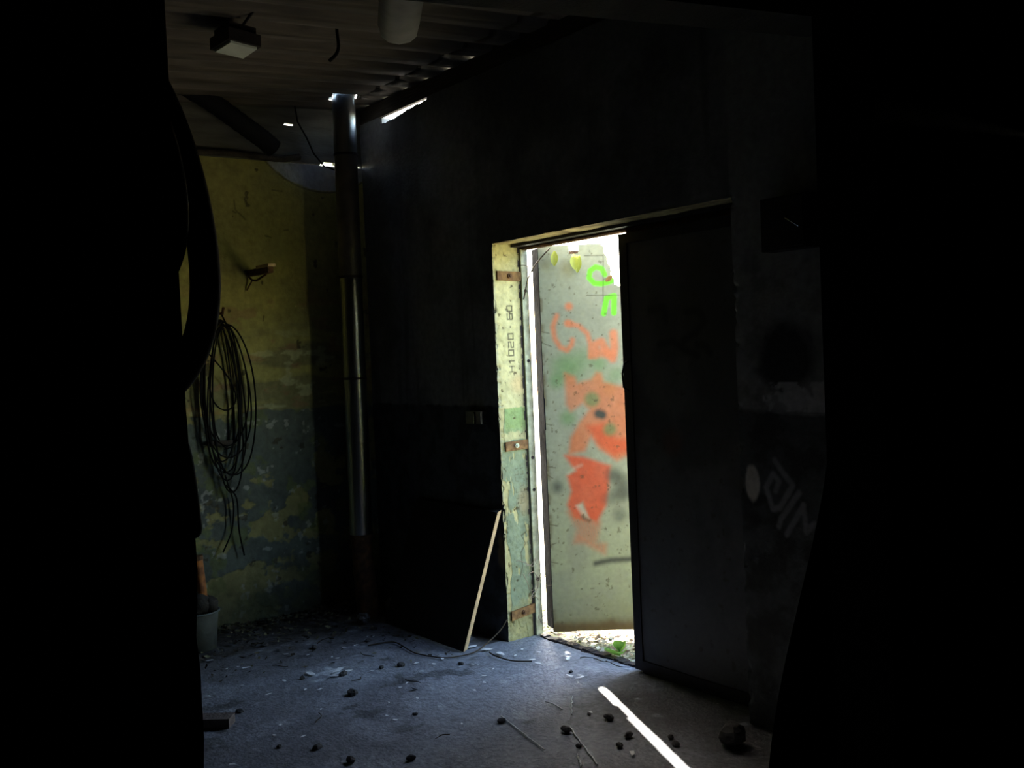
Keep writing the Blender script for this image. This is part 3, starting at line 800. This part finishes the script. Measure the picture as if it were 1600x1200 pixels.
# ---- thin cable by the duct, cable hanging from the roof
b = MB(); b.tube([(-1.46, -.50, 3.36), (-1.45, -.49, 3.25), (-1.45, -.43, 3.15), (-1.45, -.385, 3.05), (-1.46, -.31, 2.975), (-1.47, -.2, 2.95)], .006, 6)
tag(b.build('thin_cable', M['cable'], smooth=True), 'thin black cable curving beside the top of the duct', 'cable')
b = MB(); b.tube(smooth_pts([(.15, -1.006, 3.345), (.15, -1.004, 3.30), (.15, -.996, 3.235), (.15, -1.01, 3.20), (.15, -1.053, 3.164)], 16), .009, 6)
tag(b.build('hanging_cable', M['cable'], smooth=True), 'short black cable dangling from the roof sheets', 'cable')

# ---- floodlight under the roof
fl = empty('floodlight', (.13, -1.53, 3.15), 'floodlight with pale glass hanging under the roof', 'lamp')
def quad_slab(b, P, up, down):
    P = [np.array(p, float) for p in P]
    return b.hexa([p - np.array(down) for p in P] + [p + np.array(up) for p in P])
gq = [(.24, -1.60, 3.15), (.20, -1.455, 3.15), (.03, -1.455, 3.15), (.07, -1.61, 3.15)]
cq = np.mean(gq, axis=0)
big = [tuple(cq + (np.array(p) - cq) * 1.22) for p in gq]
b = MB(); quad_slab(b, [(p[0], p[1], 3.165) for p in big], (0, 0, .05), (0, 0, .004)); quad_slab(b, [(p[0], p[1], 3.22) for p in gq], (0, 0, .03), (0, 0, .01)); b.build('housing', M['dark_steel'], fl)
b = MB(); quad_slab(b, gq, (0, 0, .012), (0, 0, .0)); b.build('glass', M['glass'], fl)
b = MB(); b.tube([(.15, -1.52, 3.24), (.30, -1.50, 3.30)], .008, 6); b.build('stay', M['dark_steel'], fl)
b = MB(); b.tube([(.05, -1.52, 3.24), (.05, -1.52, 3.31)], .012, 8); b.build('bracket', M['dark_steel'], fl)

# ---- pale batten fitting near the top edge
lf = empty('lamp_batten', (.75, -1.0, 3.2), 'pale boxed strip light under the roof near its middle', 'lamp')
a0 = np.array([.69, -.97, 3.19]); a1 = np.array([1.9, -1.62, 3.17])
b = MB(); d = (a1 - a0) / np.linalg.norm(a1 - a0); sd = np.array([-d[1], d[0], 0]); 
prof2 = [(-.085, .06), (-.095, .0), (-.08, -.05), (-.05, -.075), (0, -.085), (.05, -.075), (.08, -.05), (.095, 0), (.085, .06)]
rings = []
for t, sc in ((0, .86), (.008, .95), (.02, .99), (.05, 1.0), (np.linalg.norm(a1 - a0), 1.0)):
    rings.append([a0 + d * t + sd * x * sc + np.array([0, 0, 1]) * z * sc for x, z in prof2])
V = np.array(rings).reshape(-1, 3); m9 = 9
F = [[i * m9 + k, i * m9 + (k + 1) % m9, (i + 1) * m9 + (k + 1) % m9, (i + 1) * m9 + k] for i in range(4) for k in range(m9)]
b.add(V, np.array(F)); b.add(np.vstack([V[:m9], a0[None]]), np.array([[k, (k + 1) % m9, m9] for k in range(m9)]))
b.build('cover', M['white_metal'], lf, smooth=True)
b = MB(); b.bar(a0 + d * .25 + [0, 0, .10], a0 + d * .25 + [0, 0, .11], .04, .04, up=(1, 0, 0)) if False else b.bar(a0 + d * .1 + np.array([0, 0, .075]), a1 + np.array([0, 0, .075]), .10, .03); b.build('spine', M['dark_steel'], lf)

# ---- fuse box and switch box on the door wall
fb = empty('fuse_box', (2.13, 0, 2.03), 'black fuse box high on the wall right of the doors', 'fuse box')
b = MB(); b.box(2.02, 2.245, -.085, .0, 2.035, 2.25); b.build('case', M['dark_steel'], fb)
b = MB(); b.box(2.03, 2.235, -.095, -.083, 2.045, 2.24); b.build('lid', M['dark_steel'], fb)
b = MB(); b.tube([(2.15, -.09, 2.17), (2.17, -.115, 2.155), (2.20, -.12, 2.14), (2.22, -.10, 2.12)], .005, 6); b.build('wire_tail', M['chrome'], fb, smooth=True)
sb = empty('switch_box', (-.21, 0, 1.26), 'small switch box with a shiny clip left of the doorway', 'switch')
b = MB(); b.box(-.285, -.13, -.045, .0, 1.262, 1.335); b.build('case', M['galv_dull'], sb)
b = MB(); b.tube([(-.185, -.047, 1.264), (-.185, -.047, 1.333)], .011, 12); b.build('clip', M['chrome'], sb, smooth=True)

# ---- bucket group by the partition edge
bk = empty('bucket', (-1.2, -1.41, 0), 'grey metal bucket at the foot of the ochre wall', 'bucket')
b = MB(); b.lathe([(.0, .0), (.105, 0), (.125, .22), (.13, .225), (.12, .22), (.10, .02), (0, .02)], (-1.2, -1.41, .0), 28); b.build('body', M['bucket'], bk, smooth=False)
b = MB(); b.tube([(-1.2 + .131 * math.cos(a), -1.41 + .131 * math.sin(a), .222) for a in np.linspace(0, 2 * math.pi, 25)], .006, 6); b.build('rim', M['bucket'], bk)
def lump(c, r, seed, n=12, sq=(1, 1, 1)):
    b = MB(); th_ = np.linspace(0, math.pi, n // 2 + 2); ph = np.linspace(0, 2 * math.pi, n + 1)
    T, P = np.meshgrid(th_, ph[:-1], indexing='ij'); T = T.ravel(); P = P.ravel()
    u = np.stack([np.sin(T) * np.cos(P), np.sin(T) * np.sin(P), np.cos(T)], 1)
    k = r * (.65 + .7 * fbm(u[:, 0] * 1.7 + seed, u[:, 1] * 1.7 + u[:, 2] * 1.3, seed, 3))
    V = u * k[:, None] * np.array(sq) + np.array(c)
    m = n; F = []
    for i in range(len(th_) - 1):
        for j in range(m):
            F.append([i * m + j, (i + 1) * m + j, (i + 1) * m + (j + 1) % m, i * m + (j + 1) % m])
    b.add(V, np.array(F)); return b
b = MB()
rg = MB()
for i, (x, y, z, r) in enumerate([(-1.2, -1.47, .25, .07), (-1.16, -1.40, .265, .06), (-1.15, -1.34, .262, .048), (-1.2, -1.33, .258, .05), (-1.22, -1.31, .245, .04)]):
    l = lump((x, y, z), r, i + 3); rg.add(np.vstack(l.v), np.vstack(l.q))
tag(rg.build('rag', M['rag'], smooth=True), 'crumpled dark rag bunched on the bucket top', 'rag')
sh = empty('shovel_handle', (-1.2, -1.36, .25), 'worn orange shaft standing in the bucket', 'handle')
b = MB(); b.tube([(-1.2, -1.365, .05), (-1.2, -1.365, .28), (-1.2, -1.385, .53)], .027, 14); b.build('shaft', M['orange_rust'], sh, smooth=True)
b = MB(); b.tube([(-1.2, -1.385, .525), (-1.2, -1.387, .55)], .031, 14); b.build('ferrule', M['rust'], sh)

# ---- heavy hoses draped at the partition edge
hA = [(2.76, -2.90, 2.36), (2.74, -2.85, 2.33), (2.72, -2.777, 2.272), (2.72, -2.734, 2.181), (2.72, -2.705, 2.087), (2.72, -2.686, 1.997), (2.72, -2.675, 1.905),
      (2.72, -2.673, 1.826), (2.72, -2.684, 1.747), (2.72, -2.709, 1.679), (2.72, -2.742, 1.636), (2.72, -2.79, 1.60), (2.73, -2.90, 1.57)]
b = MB(); b.tube(smooth_pts(hA), .031, 20, round_end=True); tag(b.build('thick_hose', M['rubber'], smooth=True), 'thick black hose bulging past the partition edge', 'hose', 'hoses hung on the partition')
hB = [(2.80, -2.92, 2.30), (2.79, -2.86, 2.28), (2.78, -2.809, 2.228), (2.78, -2.771, 2.133), (2.78, -2.751, 2.035), (2.78, -2.748, 1.947), (2.78, -2.765, 1.871), (2.78, -2.80, 1.82), (2.78, -2.90, 1.78)]
b = MB(); b.tube(smooth_pts(hB), .026, 20, round_end=True); tag(b.build('inner_hose', M['rubber'], smooth=True), 'shorter black hose loop inside the thick hose', 'hose', 'hoses hung on the partition')
b = MB(); b.tube(smooth_pts([(2.77, -2.86, 1.66), (2.76, -2.80, 1.63), (2.75, -2.765, 1.554), (2.75, -2.748, 1.476), (2.75, -2.741, 1.397), (2.75, -2.738, 1.335)]), .018, 16, round_end=True)
tag(b.build('hose_end', M['rubber'], smooth=True), 'blunt black hose end dangling below the thick hose', 'hose', 'hoses hung on the partition')
hk = MB(); hk.tube([(2.905, -2.93, 2.27), (2.80, -2.93, 2.25), (2.70, -2.93, 2.27), (2.68, -2.93, 2.33)], .012, 8)
tag(hk.build('hose_hook', M['rust'], smooth=True), 'iron hook holding the hoses on the dark partition', 'hook')

# ---- black tarpaulin against the right of the opening
def tarp_fn(u, v):     # u along the fall, v down
    zc = 1.46 * (1 - v)
    lean = .20 * ss(.05, .85, v)
    y = -.735 - lean - .02 * np.sin(zc * 3) + u * (.68 + .20 * v)
    x = 2.80 - .10 * v - .03 * np.sin(u * 14 + 2 * v) * (.3 + v) - .06 * np.sin(u * 3.14)
    return np.stack([x, y, zc + .006], 1), np.full((len(u), 3), .02)
b = MB(); b.grid(np.linspace(0, 1, 40), np.linspace(0, 1, 40), tarp_fn)
b.grid(np.linspace(0, 1, 40), np.linspace(0, 1, 40), lambda u, v: (tarp_fn(u, v)[0] + np.array([.012, 0, 0]), np.full((len(u), 3), .02)), flip=True)
tag(b.build('tarpaulin', M['tarp'], smooth=True), 'black tarpaulin hanging at the right edge of the opening', 'tarpaulin')

# ---- rubble block on the floor right
b = lump((1.90, -.24, .04), .055, 9, 10, (1, 1.1, .8)); tag(b.build('rubble_block', M['stone']), 'large pale rubble lump on the dark floor under the closed door', 'rubble')

# ---- stones, brick bits
stones = [(.2, -1.12, .028, 'dark stone alone in the middle of the lit floor'), (-.04, -.7, .02, 'dark stone just in front of the curved wire'),
          (-.08, -.8, .016, 'small dark stone left of the one in front of the curved wire'), (.05, -1.65, .018, 'small dark stone next to the half brick'), (.74, -1.57, .022, 'dark stone second from the left along the bottom edge of the floor'), (.97, -1.53, .026, 'dark stone third from the left along the bottom edge of the floor'), (1.12, -1.33, .024, 'dark stone fourth from the left along the bottom edge of the floor'),
          (.61, -1.69, .014, 'tiny dark stone leftmost along the bottom edge of the floor'), (.67, -1.04, .012, 'tiny dark pebble alone in the centre of the lit floor'), (-.12, -1.01, .022, 'dark stone lying among the white flakes'), (1.33, -.42, .028, 'dark stone beside the sunlit streak at its middle'),
          (1.55, -.50, .026, 'dark stone just left of the sunlit streak near its lower end'), (1.32, -.66, .03, 'flat dark stone in the shade left of the sunlit streak'), (1.03, -.80, .022, 'dark stone at the top of the pale thread'), (1.23, -.45, .013, 'tiny pebble by the sunlit streak behind a bigger dark stone'),
          (.17, -.45, .015, 'small dark stone beside the low loop of the curved wire'), (.69, -.11, .012, 'small dark pebble near the start of the sunlit streak'), (1.6, -.60, .02, 'dark stone left of the streak, nearer the viewer of a pair'), (1.49, -.73, .016, 'small dark stone lying between two pale threads'), (-.7, -.9, .02, 'dark stone in the dirt before the ochre wall, middle of three'), (-.95, -1.1, .022, 'dark stone in the dirt before the ochre wall, leftmost of three'), (-.6, -.6, .018, 'dark stone in the dirt before the ochre wall, nearest the duct'),
          (1.75, -.42, .02, 'dark stone right of the sunlit streak, nearer one of two'), (1.68, -.38, .018, 'dark stone right of the sunlit streak, farther one of two')]
protos = []
for s in range(4):
    o = lump((0, 0, 0), 1.0, 20 + s, 8, (1.2, .9, .6)).build('stone', M['stone']); protos.append(o)
used = set()
for i, (x, y, r, lab) in enumerate(stones):
    p = protos[i % 4]
    o = p if i < 4 else p.copy()
    if i >= 4: scene.collection.objects.link(o)
    o.location = (x, y, r * .42 - .002); r *= .8 if x > .9 else 1; o.scale = (r, r, r); o.rotation_euler = (0, 0, i * 1.3)
    tag(o, lab or 'small dark stone lying on the dusty concrete floor', 'stone', 'stones scattered over the floor')
b = MB(); b.box(-.075, .075, -.045, .045, -.022, .022); bo = b.build('brick_piece', M['brick']); bo.location = (.15, -1.80, .022); bo.rotation_euler = (0, 0, .9)
tag(bo, 'half brick on the floor by the black partition edge', 'brick')

# ---- pale scraps
def scrap_mesh(seed):
    r = np.random.default_rng(seed); a = np.linspace(0, 2 * math.pi, 8)[:-1]
    rad = r.uniform(.5, 1.1, 7); V = np.stack([rad * np.cos(a), rad * .55 * np.sin(a), r.uniform(.0, .28, 7)], 1)
    V = np.vstack([V, [[0, 0, .12]]]); F = np.array([[k, (k + 1) % 7, 7] for k in range(7)])
    b = MB(); b.add(V, F); V2 = V.copy(); V2[:, 2] -= .06; b.add(V2, F[:, ::-1]); return b
sp = [scrap_mesh(s).build('paper_scrap', M['paper']) for s in range(4)]
scraps = [(-.25, -1.13, .035), (-.20, -1.0, .035), (-.15, -.97, .03), (-.24, -1.29, .018), (-.03, -1.27, .014), (-.61, -1.35, .02), (-.28, -1.68, .014), (.3, -1.34, .01),
          (-.09, -1.44, .016), (.43, -.48, .012), (.52, -.54, .013), (-.05, -.23, .035), (.05, -.20, .03), (.18, -.19, .03), (.26, -.15, .015), (.39, -.13, .02), (.46, -.15, .018),
          (.51, .02, .022), (-.01, -.62, .016), (.07, -.56, .016), (.02, -.47, .02), (.8, -.14, .022), (.77, -.12, .016), (.93, -.95, .01), (.57, -1.56, .014), (.66, -1.92, .012),
          (1.22, -.43, .012), (-.59, -.99, .013), (-.89, -1.45, .02), (.74, -.16, .02), (.19, -.05, .016), (.30, -.02, .014), (-.13, -1.05, .02), (1.7, -.62, .02)]
for i in range(26):
    scraps.append((float(RNG.uniform(-.7, .7)), float(RNG.uniform(-1.75, -.35)), float(RNG.uniform(.007, .014))))
for i, (x, y, r) in enumerate(scraps):
    p = sp[i % 4]; o = p if i < 4 else p.copy()
    if i >= 4: scene.collection.objects.link(o)
    o.location = (x, y, .004 + r * .05); o.scale = (r * 1.5, r * 1.15, r * .35); o.rotation_euler = (0, 0, i * 2.17)
    tag(o, 'small white flake of paper or plaster on the dusty floor', 'scrap', 'white flakes scattered over the floor')
threads = [([(.97, -.76), (1.14, -.8), (1.42, -.86)], 'longest pale thread on the floor left of the sunlit streak'), ([(.96, -.49), (1.0, -.48), (1.1, -.5)], 'short pale thread nearest the doorway sill'),
           ([(.99, -.35), (1.08, -.43), (1.18, -.51)], 'short pale thread close beside the sunlit streak'), ([(1.3, -.62), (1.47, -.7), (1.69, -.8)], 'pale thread running towards the bottom between streak and longest thread'),
           ([(1.55, -.79), (1.66, -.86)], 'short pale thread at the bottom of the picture')]
for pts, lab in threads:
    b = MB(); q = smooth_pts([(x, y, .003) for x, y in pts], 14); q[:, 0] += .006 * np.sin(np.arange(14) * 1.9)
    b.tube(q, .0035, 5); tag(b.build('pale_thread', M['paper'], smooth=True), lab, 'thread', 'pale threads on the floor')

# ---- twigs and wires
b = MB(); b.tube(smooth_pts([(-.51, -.65, .005), (-.46, -.5, .012), (-.17, -.54, .006), (.04, -.47, .006), (.08, -.3, .008), (.01, -.15, .03), (-.004, -.03, .09), (0.0, -.012, .13)], 50), .004, 6)
tag(b.build('curved_wire', M['twig'], smooth=True), 'thin dark wire looping over the floor up to the jamb', 'wire')
b = MB(); b.tube(smooth_pts([(.11, -.22, .005), (.2, -.25, .01), (.34, -.23, .006), (.41, -.15, .005)], 20), .004, 6)
tag(b.build('short_wire', M['twig'], smooth=True), 'short dark wire on the floor before the sill', 'wire')
for i in range(12):
    x, y = [(.57, .1), (.66, .12), (.8, .13), (.72, .15), (.5, .16), (-.35, -.75), (.02, -1.0), (-.5, -1.2), (.4, -1.4), (1.0, -1.1), (.25, -.8), (-.8, -.8), (.6, -.7), (-.3, -.5), (.9, -.3), (.1, -1.5)][i]
    a = [1.0, .3, .2, .5, -.2][i] if i < 5 else i * 1.9
    L = .07 + .03 * ((i * 7) % 3)
    b = MB(); d = np.array([math.cos(a), math.sin(a), 0]); q = [np.array([x, y, .006]) + d * L * (t - .5) + np.array([-d[1], d[0], 0]) * .012 * math.sin(t * 5 + i) for t in np.linspace(0, 1, 6)]
    b.tube(q, [.003, .003, .0028, .0024, .002, .0016], 5)
    tag(b.build('twig', M['twig'], smooth=True), 'thin dry twig lying across the doorway sill' if i < 5 else 'thin dark twig lying loose on the dusty floor', 'twig', 'twigs on the sill' if i < 5 else 'twigs on the floor')
# dry bindweed caught in the hinge gap
bw = empty('dry_creeper', (.05, .19, .3), 'dry tangled stems caught on the door frame near the floor', 'stems')
rr = np.random.default_rng(5)
for k in range(9):
    z0 = rr.uniform(.12, .5); q = [np.array([.03, .20, z0])]
    for j in range(9): q.append(q[-1] + np.array([rr.normal(.002, .010), rr.normal(-.004, .014), rr.normal(.004, .022)]))
    b = MB(); b.tube(smooth_pts(q, 20), .0018, 5); b.build('stem', M['pale_twig'], bw, smooth=True)

# ---- vine at the head of the door
vine = empty('vine', (.06, .20, 2.05), 'dry vine with hanging leaves at the top of the doorway', 'vine')
b = MB(); b.tube(smooth_pts([(.02, .195, 1.98), (.045, .195, 2.04), (.06, .20, 2.10), (.11, .225, 2.18), (.19, .27, 2.262)], 24), .0042, 6)
b.tube(smooth_pts([(-.04, .15, 2.16), (.0, .18, 2.18), (.05, .2, 2.18), (.10, .21, 2.13)], 16), .0014, 5); b.build('stem', M['pale_twig'], vine, smooth=True)
vine.children[0].data.materials[0] = M['twig']
def one_leaf(c, L, W, down, side, m, parent, name='leaf'):
    c = np.array(c, float); d = np.array(down, float); d /= np.linalg.norm(d); s = np.array(side, float); s -= d * (s @ d); s /= np.linalg.norm(s); nn = np.cross(d, s)
    V = []; ts = np.linspace(0, 1, 7)
    for t in ts:
        w = W * math.sin(math.pi * min(1, t * .93 + .04)) ** .8
        for k in (-1, -.5, 0, .5, 1): V.append(c + d * L * t + s * w * k * .5 + nn * (abs(k) * w * .25 + .15 * L * t * t))
    F = [[i * 5 + k, i * 5 + k + 1, (i + 1) * 5 + k + 1, (i + 1) * 5 + k] for i in range(6) for k in range(4)]
    b = MB(); b.add(np.array(V), np.array(F)); return b.build(name, m, parent, smooth=True)
for s_, z_, L, W, dv in ((.095, 2.245, .085, .045, (-.1, 0, -1)), (.205, 2.222, .09, .05, (.05, .0, -1)), (.235, 2.215, .10, .04, (-.25, 0, -1)), (.42, 2.09, .05, .03, (-.6, -.4, -.5))):
    c = lp(np.array([s_]), z_, .035)[0]
    one_leaf(c, L, W, dv, (.6, .75, .1), M['leaf_y' if s_ < .4 else 'rust_strap'], vine)

# ---- green plant at the sill
pl = empty('leafy_plant', (.66, .265, -.03), 'small green leafy plant outside the sill', 'plant')
b = MB(); b.tube([(.66, .265, -.05), (.662, .26, .02), (.655, .255, .06)], .003, 6); b.build('stem', M['leaf'], pl)
for k, (dv, L, W) in enumerate([((-.3, -.55, .2), .09, .085), ((.55, -.2, .15), .085, .075), ((.1, .5, .5), .07, .06), ((-.5, .2, .3), .07, .06), ((.2, -.3, .7), .06, .06)]):
    one_leaf((.658, .258, .0 + .008 * k), L, W, dv, (-dv[1], dv[0], .1), M['leaf'], pl)

# ---- litter heaps along the end wall (nobody could count them)
n = 1500
x = -1.5 + RNG.exponential(.22, n); y = RNG.uniform(-1.7, -.02, n)
x2 = RNG.uniform(-1.4, .0, 700); y2 = -RNG.exponential(.12, 700) - .02
X = np.concatenate([x, x2]); Y = np.concatenate([y, y2]); k = (X < .6) & (np.hypot(X + 1.2, Y + 1.41) > .16) & (np.hypot(X + 1.17, Y + .3) > .13) & (np.hypot(X + 1.0, Y + .17) > .13) & (np.hypot(X + .98, Y + .43) > .09) & ~((X > -.92) & (Y > -.36)); X = X[k]; Y = Y[k]
h = .05 * np.exp(-((X + 1.25) ** 2 / .12)) * (.4 + fbm(X * 5, Y * 5, 9))
lb = leaf_cards(len(X), np.stack([X, Y, .006 + h * RNG.uniform(.3, 1, len(X))], 1), .035, .6, [(.06, .045, .03), (.10, .08, .045), (.045, .04, .03), (.13, .12, .06), (.03, .026, .02)])
tag(lb.build('floor_litter', M['litter']), 'dark crumbs and leaf scraps heaped along the wall foot', 'litter', kind='stuff')
b = lump((-1.0, -.17, .05), .085, 13, 14, (1.1, .9, .9)); tag(b.build('rubble_heap', M['stone'], smooth=True), 'dark lump of rubble in the corner behind the duct foot', 'rubble')
b = lump((-.98, -.43, .035), .05, 15, 12, (1.1, .9, .7)); tag(b.build('crumpled_foil', M['galv_dull']), 'crumpled grey foil by the duct foot', 'foil')
